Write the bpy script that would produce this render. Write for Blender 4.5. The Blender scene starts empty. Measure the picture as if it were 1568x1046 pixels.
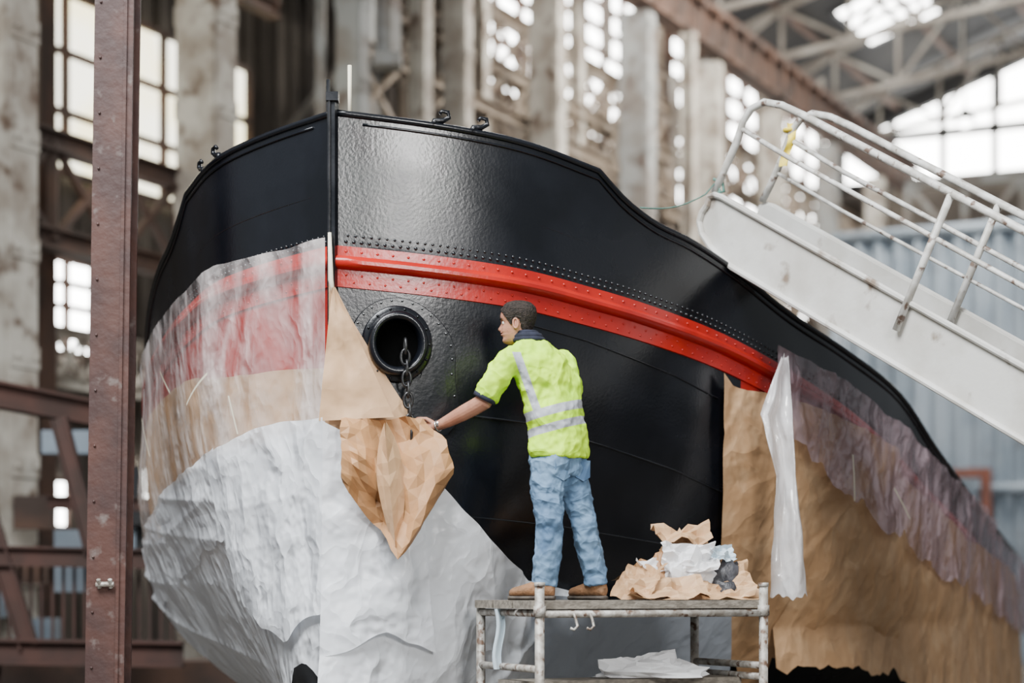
import bpy, math, random, bmesh
from mathutils import Vector, Matrix, noise
random.seed(7)
V=Vector
# ------------------------------------------------------------ helpers
class MB:
    def __init__(s): s.v=[]; s.f=[]; s.m=[]
    def add(s,vs,fs,mi=0):
        o=len(s.v); s.v+= [tuple(p) for p in vs]
        for f in fs: s.f.append([i+o for i in f]); s.m.append(mi)
    def box(s,c,size,mi=0,rot=None):
        c=V(c); hx,hy,hz=[a/2 for a in size]
        vs=[]
        for dx in(-1,1):
            for dy in(-1,1):
                for dz in(-1,1):
                    p=V((dx*hx,dy*hy,dz*hz))
                    if rot: p=rot@p
                    vs.append(c+p)
        s.add(vs,[(0,1,3,2),(4,6,7,5),(0,4,5,1),(2,3,7,6),(0,2,6,4),(1,5,7,3)],mi)
    def beam(s,p0,p1,w,h,mi=0,up=(0,0,1)):
        p0=V(p0);p1=V(p1);d=(p1-p0).normalized();up=V(up)
        if abs(d.dot(up))>.98: up=V((0,1,0)) if abs(d.y)<.9 else V((1,0,0))
        r=d.cross(up).normalized(); u=r.cross(d)
        vs=[p+r*(a*w/2)+u*(b*h/2) for p in(p0,p1) for a,b in((-1,-1),(1,-1),(1,1),(-1,1))]
        s.add(vs,[(0,1,2,3),(7,6,5,4),(0,4,5,1),(1,5,6,2),(2,6,7,3),(3,7,4,0)],mi)
    def ibeam(s,p0,p1,w,h,mi=0,up=(0,0,1),t=.12):
        p0=V(p0);p1=V(p1);d=(p1-p0).normalized();upv=V(up)
        if abs(d.dot(upv))>.98: upv=V((0,1,0))
        r=d.cross(upv).normalized(); u=r.cross(d); th=h*t
        s.beam(p0+u*(h/2-th/2),p1+u*(h/2-th/2),w,th,mi,upv)
        s.beam(p0-u*(h/2-th/2),p1-u*(h/2-th/2),w,th,mi,upv)
        s.beam(p0,p1,w*.15,h-2*th,mi,upv)
    def tube(s,pts,r,n=10,mi=0,cap=True):
        pts=[V(p) for p in pts]; N=len(pts)
        if not hasattr(r,'__len__'): r=[r]*N
        d0=(pts[1]-pts[0]).normalized()
        ref=V((0,0,1)) if abs(d0.z)<.9 else V((0,1,0))
        prev=d0.cross(ref).normalized(); vs=[]
        for i,p in enumerate(pts):
            d=(pts[min(i+1,N-1)]-pts[max(i-1,0)]).normalized()
            a=(prev-d*prev.dot(d)).normalized(); b=d.cross(a); prev=a
            for k in range(n):
                an=2*math.pi*k/n
                vs.append(p+a*(math.cos(an)*r[i])+b*(math.sin(an)*r[i]))
        fs=[]
        for i in range(N-1):
            for k in range(n):
                k2=(k+1)%n; fs.append((i*n+k,i*n+k2,(i+1)*n+k2,(i+1)*n+k))
        if cap:
            fs.append(tuple(range(n-1,-1,-1))); fs.append(tuple((N-1)*n+k for k in range(n)))
        s.add(vs,fs,mi)
    def rings(s,rings,n=20,mi=0,cap=True):
        vs=[]
        for c,a,b in rings:
            c=V(c)
            for k in range(n):
                an=2*math.pi*k/n; vs.append(c+V(a)*math.cos(an)+V(b)*math.sin(an))
        fs=[];N=len(rings)
        for i in range(N-1):
            for k in range(n):
                k2=(k+1)%n; fs.append((i*n+k,i*n+k2,(i+1)*n+k2,(i+1)*n+k))
        if cap:
            fs.append(tuple(range(n-1,-1,-1))); fs.append(tuple((N-1)*n+k for k in range(n)))
        s.add(vs,fs,mi)
    def ball(s,c,r,mi=0,nu=12,nv=8,ax=None):
        c=V(c)
        if not hasattr(r,'__len__'): r=(r,r,r)
        ax=ax or (V((1,0,0)),V((0,1,0)),V((0,0,1)))
        vs=[];fs=[]
        for j in range(1,nv):
            ph=math.pi*j/nv
            for i in range(nu):
                th=2*math.pi*i/nu
                vs.append(c+ax[0]*(r[0]*math.sin(ph)*math.cos(th))+ax[1]*(r[1]*math.sin(ph)*math.sin(th))+ax[2]*(r[2]*math.cos(ph)))
        T=len(vs); vs.append(c+ax[2]*r[2]); vs.append(c-ax[2]*r[2])
        for j in range(nv-2):
            for i in range(nu):
                i2=(i+1)%nu; fs.append((j*nu+i,(j+1)*nu+i,(j+1)*nu+i2,j*nu+i2))
        for i in range(nu):
            i2=(i+1)%nu; fs.append((T,i,i2)); fs.append((T+1,(nv-2)*nu+i2,(nv-2)*nu+i))
        s.add(vs,fs,mi)
    def grid(s,fn,nu,nv,mi=0,keep=None,tri=False):
        vs=[];fs=[]
        for j in range(nv+1):
            for i in range(nu+1): vs.append(fn(i/nu,j/nv))
        W=nu+1
        for j in range(nv):
            for i in range(nu):
                if keep and not keep((i+.5)/nu,(j+.5)/nv): continue
                q=(j*W+i,j*W+i+1,(j+1)*W+i+1,(j+1)*W+i)
                if tri:
                    if (i+j)%2: fs+=[(q[0],q[1],q[2]),(q[0],q[2],q[3])]
                    else: fs+=[(q[0],q[1],q[3]),(q[1],q[2],q[3])]
                else: fs.append(q)
        s.add(vs,fs,mi)
    def torus(s,c,ax,ay,R1,R2,r,n=24,k=8,mi=0):
        c=V(c);ax=V(ax).normalized();ay=V(ay).normalized();az=ax.cross(ay)
        vs=[];fs=[]
        for i in range(n):
            a=2*math.pi*i/n; p=c+ax*(R1*math.cos(a))+ay*(R2*math.sin(a))
            o=(ax*math.cos(a)+ay*math.sin(a))
            for j in range(k):
                b=2*math.pi*j/k; vs.append(p+o*(r*math.cos(b))+az*(r*math.sin(b)))
        for i in range(n):
            for j in range(k):
                i2=(i+1)%n;j2=(j+1)%k; fs.append((i*k+j,i2*k+j,i2*k+j2,i*k+j2))
        s.add(vs,fs,mi)
    def build(s,name,mats,smooth=False,parent=None):
        me=bpy.data.meshes.new(name); me.from_pydata(s.v,[],s.f)
        for m in (mats if isinstance(mats,(list,tuple)) else [mats]): me.materials.append(m)
        for p,mi in zip(me.polygons,s.m): p.material_index=mi; p.use_smooth=smooth
        me.update()
        ob=bpy.data.objects.new(name,me); bpy.context.scene.collection.objects.link(ob)
        if parent: ob.parent=parent
        return ob
def empty(name):
    e=bpy.data.objects.new(name,None); bpy.context.scene.collection.objects.link(e); e.empty_display_size=.2; return e
def fixn(ob):
    bm=bmesh.new(); bm.from_mesh(ob.data); bmesh.ops.recalc_face_normals(bm,faces=bm.faces); bm.to_mesh(ob.data); bm.free()
def remesh(ob,vox,sm=4,disp=None):
    fixn(ob)
    m=ob.modifiers.new('r','REMESH'); m.mode='VOXEL'; m.voxel_size=vox; m.use_smooth_shade=True
    if sm:
        m=ob.modifiers.new('s','SMOOTH'); m.iterations=sm; m.factor=.6
    if disp:
        for (sc,st,ty) in disp:
            tx=bpy.data.textures.new('t','CLOUDS'); tx.noise_scale=sc; tx.noise_depth=2
            d=ob.modifiers.new('d','DISPLACE'); d.texture=tx; d.strength=st; d.mid_level=.5; d.texture_coords='GLOBAL'

def creases(N,L,vec,layers,dist,strength,extra=None):
    nz=N.new('ShaderNodeTexNoise'); nz.inputs['Scale'].default_value=2.5; nz.inputs['Detail'].default_value=3
    L.new(vec,nz.inputs['Vector'])
    vm=N.new('ShaderNodeVectorMath'); vm.operation='MULTIPLY_ADD'
    L.new(nz.outputs['Color'],vm.inputs[0]); vm.inputs[1].default_value=(.45,.45,.45); L.new(vec,vm.inputs[2])
    acc=None
    for sc,wt,st in layers:
        mp=N.new('ShaderNodeMapping'); mp.inputs['Scale'].default_value=st[:3]; mp.inputs['Rotation'].default_value=(0,st[3],0); L.new(vm.outputs[0],mp.inputs[0])
        vo=N.new('ShaderNodeTexVoronoi'); vo.inputs['Scale'].default_value=sc; L.new(mp.outputs[0],vo.inputs['Vector'])
        mu=N.new('ShaderNodeMath'); mu.operation='MULTIPLY_ADD'; L.new(vo.outputs['Distance'],mu.inputs[0]); mu.inputs[1].default_value=wt
        if acc is None: mu.inputs[2].default_value=0
        else: L.new(acc,mu.inputs[2])
        acc=mu.outputs[0]
    bp=N.new('ShaderNodeBump'); bp.inputs['Strength'].default_value=strength; bp.inputs['Distance'].default_value=dist
    L.new(acc,bp.inputs['Height']); return bp.outputs[0]
PAPER=[(2.4,1,(1,1,1,.5)),(5.5,.35,(1,1,.6,-.7)),(12,.07,(1,1,.8,.2))]
FOLD=[(1.7,1.2,(1,1,.35,.35)),(3.6,.5,(1,1,.35,-.6)),(8,.17,(1,1,.5,.9))]
FILM=[(2.6,1,(1,1,.3,.9)),(5,.5,(1,1,.3,-.6)),(11,.18,(1,1,.5,.2))]

def mat(name,c1,c2=None,scale=5,rough=.6,metal=0,bump=0,bscale=20,coat=0,lo=.4,hi=.6,stretch=(1,1,1),c3=None,s3=2,rough2=None,spec=.5,detail=6,lo3=.5,hi3=.7,crease=None,cdist=.05):
    m=bpy.data.materials.new(name); m.use_nodes=True; nt=m.node_tree; N=nt.nodes; L=nt.links
    b=N['Principled BSDF']; b.inputs['Roughness'].default_value=rough; b.inputs['Metallic'].default_value=metal
    b.inputs['Coat Weight'].default_value=coat; b.inputs['Specular IOR Level'].default_value=spec
    b.inputs['Base Color'].default_value=(*c1,1)
    tc=N.new('ShaderNodeTexCoord'); mp=N.new('ShaderNodeMapping'); mp.inputs['Scale'].default_value=stretch
    L.new(tc.outputs['Object'],mp.inputs['Vector'])
    if c2:
        nz=N.new('ShaderNodeTexNoise'); nz.inputs['Scale'].default_value=scale; nz.inputs['Detail'].default_value=detail
        L.new(mp.outputs[0],nz.inputs['Vector'])
        r=N.new('ShaderNodeMapRange'); r.inputs[1].default_value=lo; r.inputs[2].default_value=hi
        L.new(nz.outputs[0],r.inputs[0])
        mx=N.new('ShaderNodeMix'); mx.data_type='RGBA'; mx.inputs[6].default_value=(*c1,1); mx.inputs[7].default_value=(*c2,1)
        L.new(r.outputs[0],mx.inputs[0]); out=mx.outputs[2]
        if c3:
            nz3=N.new('ShaderNodeTexNoise'); nz3.inputs['Scale'].default_value=s3; nz3.inputs['Detail'].default_value=8
            L.new(mp.outputs[0],nz3.inputs['Vector'])
            r3=N.new('ShaderNodeMapRange'); r3.inputs[1].default_value=lo3; r3.inputs[2].default_value=hi3
            L.new(nz3.outputs[0],r3.inputs[0])
            m3=N.new('ShaderNodeMix'); m3.data_type='RGBA'; L.new(out,m3.inputs[6]); m3.inputs[7].default_value=(*c3,1)
            L.new(r3.outputs[0],m3.inputs[0]); out=m3.outputs[2]
        L.new(out,b.inputs['Base Color'])
        if rough2 is not None:
            r2=N.new('ShaderNodeMapRange'); r2.inputs[3].default_value=rough; r2.inputs[4].default_value=rough2
            L.new(r.outputs[0],r2.inputs[0]); L.new(r2.outputs[0],b.inputs['Roughness'])
    if crease:
        L.new(creases(N,L,tc.outputs['Object'],crease,cdist,bump),b.inputs['Normal'])
    elif bump:
        nb=N.new('ShaderNodeTexNoise'); nb.inputs['Scale'].default_value=bscale; nb.inputs['Detail'].default_value=4
        L.new(mp.outputs[0],nb.inputs['Vector'])
        bp=N.new('ShaderNodeBump'); bp.inputs['Strength'].default_value=bump; bp.inputs['Distance'].default_value=.02
        L.new(nb.outputs[0],bp.inputs['Height']); L.new(bp.outputs[0],b.inputs['Normal'])
    return m
def emis(name,c,s,c2=None,scale=1.5):
    m=bpy.data.materials.new(name); m.use_nodes=True; nt=m.node_tree; N=nt.nodes;L=nt.links
    for n in list(N):
        if n.type=='BSDF_PRINCIPLED': N.remove(n)
    e=N.new('ShaderNodeEmission'); e.inputs[0].default_value=(*c,1); e.inputs[1].default_value=s
    if c2:
        tc=N.new('ShaderNodeTexCoord'); nz=N.new('ShaderNodeTexNoise'); nz.inputs['Scale'].default_value=scale
        L.new(tc.outputs['Object'],nz.inputs['Vector'])
        mx=N.new('ShaderNodeMix'); mx.data_type='RGBA'; mx.inputs[6].default_value=(*c,1); mx.inputs[7].default_value=(*c2,1)
        r=N.new('ShaderNodeMapRange'); r.inputs[1].default_value=.4; r.inputs[2].default_value=.6
        L.new(nz.outputs[0],r.inputs[0]); L.new(r.outputs[0],mx.inputs[0]); L.new(mx.outputs[2],e.inputs[0])
    L.new(e.outputs[0],N['Material Output'].inputs[0]); return m
def plastic(name,col,transp=.5,rough=.25,bump=.5,layers=FOLD,var=.25,trans=.5,dist=.06,gloss=.06):
    m=bpy.data.materials.new(name); m.use_nodes=True; nt=m.node_tree; N=nt.nodes;L=nt.links
    for n in list(N):
        if n.type=='BSDF_PRINCIPLED': N.remove(n)
    tc=N.new('ShaderNodeTexCoord')
    nrm=creases(N,L,tc.outputs['Object'],layers,dist,bump)
    pr=N.new('ShaderNodeBsdfPrincipled'); pr.inputs['Base Color'].default_value=(*col,1); pr.inputs['Roughness'].default_value=rough
    L.new(nrm,pr.inputs['Normal'])
    tl=N.new('ShaderNodeBsdfTranslucent'); tl.inputs[0].default_value=(*col,1); L.new(nrm,tl.inputs['Normal'])
    m1=N.new('ShaderNodeMixShader'); m1.inputs[0].default_value=trans*.6
    L.new(pr.outputs[0],m1.inputs[1]); L.new(tl.outputs[0],m1.inputs[2]); out=m1
    if transp>0:
        tr=N.new('ShaderNodeBsdfTransparent')
        mp=N.new('ShaderNodeMapping'); mp.inputs['Scale'].default_value=(1,1,.45); mp.inputs['Rotation'].default_value=(0,.5,0); L.new(tc.outputs['Object'],mp.inputs[0])
        nb=N.new('ShaderNodeTexNoise'); nb.inputs['Scale'].default_value=2.6; nb.inputs['Detail'].default_value=6; nb.inputs['Distortion'].default_value=1.0
        L.new(mp.outputs[0],nb.inputs['Vector'])
        r=N.new('ShaderNodeMapRange'); r.inputs[1].default_value=.38; r.inputs[2].default_value=.6
        r.inputs[3].default_value=max(0,transp-var); r.inputs[4].default_value=min(1,transp+var)
        L.new(nb.outputs[0],r.inputs[0])
        m2=N.new('ShaderNodeMixShader'); L.new(r.outputs[0],m2.inputs[0]); L.new(m1.outputs[0],m2.inputs[1]); L.new(tr.outputs[0],m2.inputs[2])
        gl=N.new('ShaderNodeBsdfGlossy'); gl.inputs['Roughness'].default_value=.16; L.new(nrm,gl.inputs['Normal'])
        m3=N.new('ShaderNodeMixShader'); m3.inputs[0].default_value=gloss; L.new(m2.outputs[0],m3.inputs[1]); L.new(gl.outputs[0],m3.inputs[2]); out=m3
    L.new(out.outputs[0],N['Material Output'].inputs[0]); return m

# ------------------------------------------------------------ materials
M_black=mat('black_gloss_paint',(.0025,.0032,.005),(.005,.006,.009),2,rough=.22,bump=.055,bscale=55,rough2=.28,spec=.5)
M_plate=mat('black_plate_paint',(.004,.005,.007),(.012,.013,.016),3,rough=.22,bump=.05,bscale=45,rough2=.30,spec=.55)
M_red=mat('red_gloss_paint',(.42,.013,.007),(.34,.010,.007),4,rough=.26,bump=.06,bscale=40)
M_steeldk=mat('brown_painted_steel',(.070,.027,.019),(.042,.018,.015),3,rough=.6,bump=.3,bscale=15,c3=(.14,.11,.10),s3=9,lo3=.62,hi3=.75)
M_col=mat('weathered_white_paint',(.48,.45,.39),(.28,.24,.195),1.6,rough=.8,bump=.2,c3=(.12,.08,.055),s3=3,lo3=.54,hi3=.68)
M_col2=mat('grey_green_paint',(.27,.275,.265),(.18,.16,.14),1.5,rough=.8,c3=(.09,.06,.045),s3=2.5,lo3=.55,hi3=.7)
M_beige=mat('beige_steel',(.25,.20,.15),(.14,.105,.075),1.2,rough=.8,c3=(.38,.33,.28),s3=2,lo3=.55,hi3=.7)
M_brown=mat('rust_brown_steel',(.105,.057,.038),(.055,.036,.028),1.2,rough=.85)
M_dkwall=mat('dark_corrugated_wall',(.085,.070,.055),(.05,.04,.033),.5,rough=.9)
M_roof=mat('dark_roof_sheet',(.020,.021,.024),(.032,.031,.030),.3,rough=.9)
M_truss=mat('pale_truss_paint',(.24,.22,.19),(.14,.12,.10),1,rough=.8)
M_win=emis('daylight_glass',(1,.99,.95),18)
M_winy=emis('daylight_dusty_glass',(1,.89,.56),4.2,(1,.96,.80),.8)
M_shed=mat('blue_grey_corrugated_sheet',(.19,.235,.28),(.28,.33,.38),.8,rough=.6,c3=(.12,.12,.13),s3=1.2,lo3=.6,hi3=.8)
M_floor=mat('dusty_concrete_floor',(.12,.105,.09),(.075,.068,.058),.6,rough=.9,bump=.2)
M_white=mat('dusty_white_aluminium',(.60,.59,.56),(.49,.47,.43),3,rough=.42,bump=.1,c3=(.22,.17,.13),s3=4.5,lo3=.60,hi3=.70)
M_whitetube=mat('chipped_white_tube',(.66,.65,.62),(.44,.42,.38),12,rough=.4,c3=(.16,.11,.085),s3=16,lo3=.58,hi3=.66)
M_galv=mat('paint_splashed_scaffold_tube',(.27,.24,.205),(.48,.46,.42),18,rough=.55,metal=.25,c3=(.12,.07,.045),s3=22,lo3=.54,hi3=.64,bump=.2,bscale=60)
M_plank=mat('scaffold_plank_wood',(.15,.13,.105),(.25,.22,.18),10,rough=.8,bump=.3,stretch=(1,4,4))
M_kraft=mat('kraft_paper',(.50,.30,.155),(.44,.255,.125),3,rough=.62,bump=.55,c3=(.56,.36,.20),s3=5,crease=PAPER,cdist=.09)
M_kraft2=mat('kraft_paper_dark',(.43,.225,.095),(.36,.185,.08),4,rough=.6,bump=.5,crease=PAPER,cdist=.06)
M_kraftL=mat('kraft_paper_light',(.57,.355,.195),(.51,.315,.17),3,rough=.6,bump=.45,crease=PAPER,cdist=.06)
M_wplast=plastic('white_plastic_sheet',(.90,.925,.965),0,.34,.75,FOLD,0,.4,.15)
M_gplast=plastic('grey_blue_plastic_sheet',(.38,.42,.48),0,.35,.6,FOLD,0,.2,.10)
M_clear=plastic('translucent_film',(.94,.88,.86),.60,.2,.85,FILM,.24,.4,.08)
M_film2=plastic('translucent_film_heavy',(.92,.91,.92),.28,.2,.8,FILM,.2,.5,.05)
M_purp=plastic('translucent_film_dusty',(.60,.44,.49),.50,.2,.9,FILM,.22,.3,.09)
M_tissue=plastic('white_tissue',(.90,.90,.91),0,.6,.4,PAPER,0,.4,.03)
M_rag=plastic('pale_blue_rag',(.60,.72,.80),0,.5,.5,PAPER,0,.3,.03)
M_tape=mat('masking_tape',(.80,.74,.56),(.84,.78,.62),8,rough=.6)
M_darkbag=mat('dark_bag',(.03,.03,.035),(.07,.07,.08),8,rough=.4,bump=.5)
M_black0=mat('hole_shade_and_pupil_black',(.002,.002,.002),rough=1,spec=.0)  # painted-in shade for the uncut hawse hole; also plain pupil black
M_chain=mat('black_chain',(.02,.02,.022),(.05,.05,.05),20,rough=.35,metal=.5)
M_rope=mat('green_rope',(.06,.16,.13),(.12,.22,.18),40,rough=.9)
M_yellow=mat('yellow_ribbon',(.85,.65,.04),(.75,.55,.03),8,rough=.5)
M_grip=mat('grey_deck_paint',(.16,.16,.165),(.12,.12,.12),3,rough=.7)

# ------------------------------------------------------------ hull geometry (metres)
def tab(T,x):
    if x<=T[0][0]: return T[0][1]
    if x>=T[-1][0]: return T[-1][1]
    for i in range(len(T)-1):
        if T[i][0]<=x<=T[i+1][0]:
            x0,y0=T[i];x1,y1=T[i+1];h=x1-x0
            s=(y1-y0)/h
            m0=s if i==0 else ((T[i][1]-T[i-1][1])/(T[i][0]-T[i-1][0])*h+s*(T[i][0]-T[i-1][0]))/(h+T[i][0]-T[i-1][0])
            m1=s if i+2>=len(T) else ((T[i+2][1]-y1)/(T[i+2][0]-x1)*h+s*(T[i+2][0]-x1))/(h+T[i+2][0]-x1)
            u=(x-x0)/h
            return (2*u**3-3*u*u+1)*y0+(u**3-2*u*u+u)*h*m0+(-2*u**3+3*u*u)*y1+(u**3-u*u)*h*m1
def lin(T,x):
    if x<=T[0][0]: return T[0][1]
    for i in range(len(T)-1):
        if x<=T[i+1][0]:
            return T[i][1]+(T[i+1][1]-T[i][1])*(x-T[i][0])/(T[i+1][0]-T[i][0])
    return T[-1][1]
STEM=V((-1.02,11.4)); TH=math.radians(15)
AX=V((math.sin(TH),math.cos(TH))); NX=V((math.cos(TH),-math.sin(TH)))
BR=[(0,0),(.2,.42),(.45,.84),(.94,1.33),(1.5,1.77),(2,2.10),(3,2.6),(5,3.15),(8,3.5),(12,3.62),(16,3.6),(20,3.2),(24,2.2),(26,0)]
ZRa=[(0,4.42),(.5,4.32),(.95,4.205)]
ZRb=[(.95,4.205),(1.08,4.07),(1.25,3.96),(1.55,3.86),(1.85,3.74),(2.3,3.54),(3,3.34),(4,3.10),(5,2.76),(8,2.28),(12,2.12),(20,2.2),(26,2.5)]
def ZR(t): return tab(ZRa,t) if t<.95 else tab(ZRb,t)
ZS=[(0,3.66),(.55,3.57),(.94,3.5),(1.3,3.43),(1.75,3.33),(2.25,3.19),(3,2.98),(5,2.42),(8,2.0),(12,1.86),(26,1.9)]
Q=[(0,1.7),(1,1.9),(2,2.4),(3,3.2),(6,4.5),(26,5)]
ZK=.3
def half(t,z):
    b=tab(BR,t); zs=tab(ZS,t); zb=zs-.24
    if z>=zs: return b*(.98+.02*min(1,(z-zs)/.6))
    if z>=zb: return b*.98
    h=max(0,(z-ZK)/(zb-ZK)); return b*.98*(1-(1-h)**lin(Q,t))
def HP0(side,t,z):
    b=half(t,z); p=STEM+AX*t+NX*(b*side); return V((p.x,p.y,z))
def HN(side,t,z):
    e=.02; t=max(t,.012)
    a=HP0(side,t+e,z)-HP0(side,max(t-e,0),z); c=HP0(side,t,z+e)-HP0(side,t,z-e)
    n=a.cross(c)*side
    n.normalize(); return n
def HP(side,t,z,off=0):
    p=HP0(side,t,z)
    return p+HN(side,t,z)*off if off else p
if HN(1,.5,3).y>0: 
    _HN=HN
    def HN(side,t,z): return -_HN(side,t,z)
def star_t(x,z):
    lo,hi=0,8
    for _ in range(36):
        m=(lo+hi)/2
        if HP0(1,m,z).x<x: lo=m
        else: hi=m
    return lo
ts=[0,.03,.07]+[.12+.06*i for i in range(50)]+[.95]+[3.2+.2*i for i in range(20)]+[7.4+.6*i for i in range(31)]
ts=sorted([t for t in ts if t<26]+[26])
ship=empty('tugboat')
hull=MB()
rowsup=[1,.85,.7,.55,.4,.25,.12,.02]
strip=[(0,0),(0,.012),(.055,.012),(.058,.030),(.068,.050),(.085,.062),(.105,.062),(.122,.050),(.132,.030),(.135,.012),(.235,.012),(.238,0)]
rows=[]
for f in rowsup: rows.append(('u',f))
for d,o in strip: rows.append(('s',d,o))
NL=30
for i in range(1,NL+1): rows.append(('l',i/NL))
def dent(p):
    return .006*noise.noise(V((p.x*2.2+p.y,0,p.z*2.6)))
def rowpt(side,t,r):
    zs=tab(ZS,t); zr=ZR(t)
    if r[0]=='u':
        z=zs+(zr-zs)*r[1]; p=HP0(side,t,z); return HP(side,t,z,dent(p)*(1 if t>.1 else 0)*min(1,(1-r[1])*6)+1e-6)
    if r[0]=='s': return HP(side,t,zs-r[1],r[2]*(1 if t>.02 else .6))
    zb=zs-.24; z=zb+(ZK-zb)*r[1]
    p=HP0(side,t,z)
    if .05<r[1]<.9 and t>.1: return HP(side,t,z,dent(p))
    return p
for side in(1,-1):
    vs=[];W=len(rows)
    for t in ts:
        for r in rows: vs.append(rowpt(side,t,r))
    for i in range(len(ts)-1):
        for j in range(W-1):
            a=rows[j];b=rows[j+1];mi=0
            if a[0]=='s' and b[0]=='s': mi=1
            if b[0]=='l' and b[1]<.26 and (side==-1 or ts[i]>1.95): mi=1
            q=(i*W+j,(i+1)*W+j,(i+1)*W+j+1,i*W+j+1)
            hull.add([vs[k] for k in q],[(0,1,2,3) if side==1 else (3,2,1,0)],mi)
h=hull.build('hull',[M_black,M_red],True,ship)
bm=bmesh.new(); bm.from_mesh(h.data); bmesh.ops.remove_doubles(bm,verts=bm.verts,dist=.0004)
bmesh.ops.recalc_face_normals(bm,faces=bm.faces)
for e in bm.edges:
    if len(e.link_faces)==2 and e.calc_face_angle(0)>.6: e.smooth=False
bm.to_mesh(h.data); bm.free()
for p in h.data.polygons: p.use_smooth=True
dk=MB()
vs=[];fs=[]
for t in ts:
    z=ZR(t)-.45
    vs+= [HP0(-1,t,z),HP0(1,t,z)]
for i in range(len(ts)-1): fs.append((2*i,2*i+1,2*i+3,2*i+2))
dk.add(vs,fs); dk.build('deck',M_grip,False,ship)
rc=MB()
for side in(1,-1):
    rc.tube([HP(side,t,ZR(t),.0) for t in ts],.02,8)
    rc.tube([HP(side,t,ZR(t)-.05,.004) for t in ts if t>.05],.008,6)
rc.build('bulwark_rail',M_black,True,ship)
sb=MB()
def stemp(z,off): 
    p=STEM-AX*off; return V((p.x,p.y,z))
sb.beam(stemp(3.2,.010),stemp(4.47,.010),.045,.07,0,up=(AX.x,AX.y,0))
sb.beam(stemp(.3,.0),stemp(3.2,.0),.045,.05,0,up=(AX.x,AX.y,0))
sb.tube([stemp(3.42,.050)-V((.012,0,0)),stemp(4.52,.050)-V((.012,0,0))],.010,8)
sb.box(stemp(4.50,.02),(.07,.09,.05))
sb.tube([stemp(4.42,-.05)-V((.05,0,0)),stemp(4.62,-.05)-V((.05,0,0))],.014,8)
sb.build('stem_bar',M_plate,False,ship)
js=MB(); js.tube([stemp(4.4,-.12)+V((.05,0,0)),stemp(4.72,-.12)+V((.05,0,0))],.012,8); js.build('jackstaff',M_tape,True,ship)
rv=MB()
def dome(side,t,z,off,r,mi):
    p=HP(side,t,z,off); n=HN(side,t,z); a=n.cross(V((0,0,1))).normalized(); b=n.cross(a)
    vs=[];
    for rr,hh in((1,0),(.75,.45)):
        for k in range(6):
            an=k*math.pi/3; vs.append(p+(a*math.cos(an)+b*math.sin(an))*r*rr+n*r*hh*1.2)
    vs.append(p+n*r*.85)
    fs=[(k,(k+1)%6,6+(k+1)%6,6+k) for k in range(6)]+[(6+k,6+(k+1)%6,12) for k in range(6)]
    rv.add(vs,fs,mi)
for side,tm in((1,7),(-1,3)):
    t=.03;k=0
    while t<tm:
        zs=tab(ZS,t)
        dome(side,t,zs+.028,0,.012,0)
        if t<3: dome(side,t+.005,zs+.062,0.002,.009,0)
        if k%2==0: dome(side,t,zs-.030,.012,.009,1)
        if k%2==0: dome(side,t,zs-.165,.012,.008,1)
        if k%2==1: dome(side,t,zs-.205,.012,.008,1)
        p=HP0(side,t,zs); q=HP0(side,t+.01,zs); t+=.01*.045/max((p-q).length,1e-5); k+=1
rv.build('rivets',[M_plate,M_red],True,ship)
se=MB()
def seam(pts,r=.006,off=.002):
    out=[]
    for i in range(len(pts)-1):
        for k in range(8):
            u=k/8; x=pts[i][0]*(1-u)+pts[i+1][0]*u; z=pts[i][1]*(1-u)+pts[i+1][1]*u
            out.append(HP(1,star_t(x,z),z,off))
    x,z=pts[-1]; out.append(HP(1,star_t(x,z),z,off)); se.tube(out,r,6)
seam([(-.45,2.72),(.1,2.67),(.56,2.56),(1.0,2.44),(1.40,2.29)],.007,.003)
seam([(-.3,2.12),(.3,2.07),(1.0,1.97),(1.36,1.87)],.005,.002)
seam([(-.02,3.27),(.45,3.18),(1.0,3.02),(1.3,2.9)],.005,.003)
se.build('plate_laps',M_plate,True,ship)
hp=MB(); hx,hz=-.665,3.10
def platept(r,an,o):
    R0=.27
    dx=math.cos(an);dz=math.sin(an)
    ext=R0+.08*max(0,math.cos(an-math.radians(-25)))**3+.28*max(0,math.cos(an-math.radians(-62)))**12
    lim=.30/max(1e-3,-dx) if dx<0 else 9
    lz=.30/max(1e-3,dz) if dz>0 else 9
    rr=min(ext,lim,lz)*r
    x=hx+dx*rr; z=hz+dz*rr
    return HP(1,star_t(max(x,-.99),z),z,o)
n=72; prof=[(1.0,.002),(.995,.012),(.98,.016),(.8,.016),(.6,.016),(.4,.016)]
vs=[platept(r,2*math.pi*k/n,o) for r,o in prof for k in range(n)]
hp.add(vs,[(i*n+k,i*n+(k+1)%n,(i+1)*n+(k+1)%n,(i+1)*n+k) for i in range(len(prof)-1) for k in range(n)])
for k in range(26):
    an=2*math.pi*k/26; p=platept(.93,an,.016); 
    if p.x>-.93 and p.z<3.36: hp.ball(p,.008,0,6,4)
o=hp.build('hawse_mounting_plate',M_plate,False,ship); fixn(o)
hw=MB(); ht=star_t(hx,hz); hn=HN(1,ht,hz); hc=HP(1,ht,hz,.03)
ha=hn.cross(V((0,0,1))).normalized(); hb=ha.cross(hn).normalized()
def ringloft(prof,mi=0,n=36,ell=1.08):
    vs=[];fs=[]
    for r,o in prof:
        for k in range(n):
            an=2*math.pi*k/n; vs.append(hc+ha*(r*math.cos(an))+hb*(r*ell*math.sin(an))+hn*o)
    for i in range(len(prof)-1):
        for k in range(n): fs.append((i*n+k,i*n+(k+1)%n,(i+1)*n+(k+1)%n,(i+1)*n+k))
    hw.add(vs,fs,mi)
ringloft([(.205,-.06),(.205,.0),(.197,.008),(.165,.010)],0)
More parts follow.
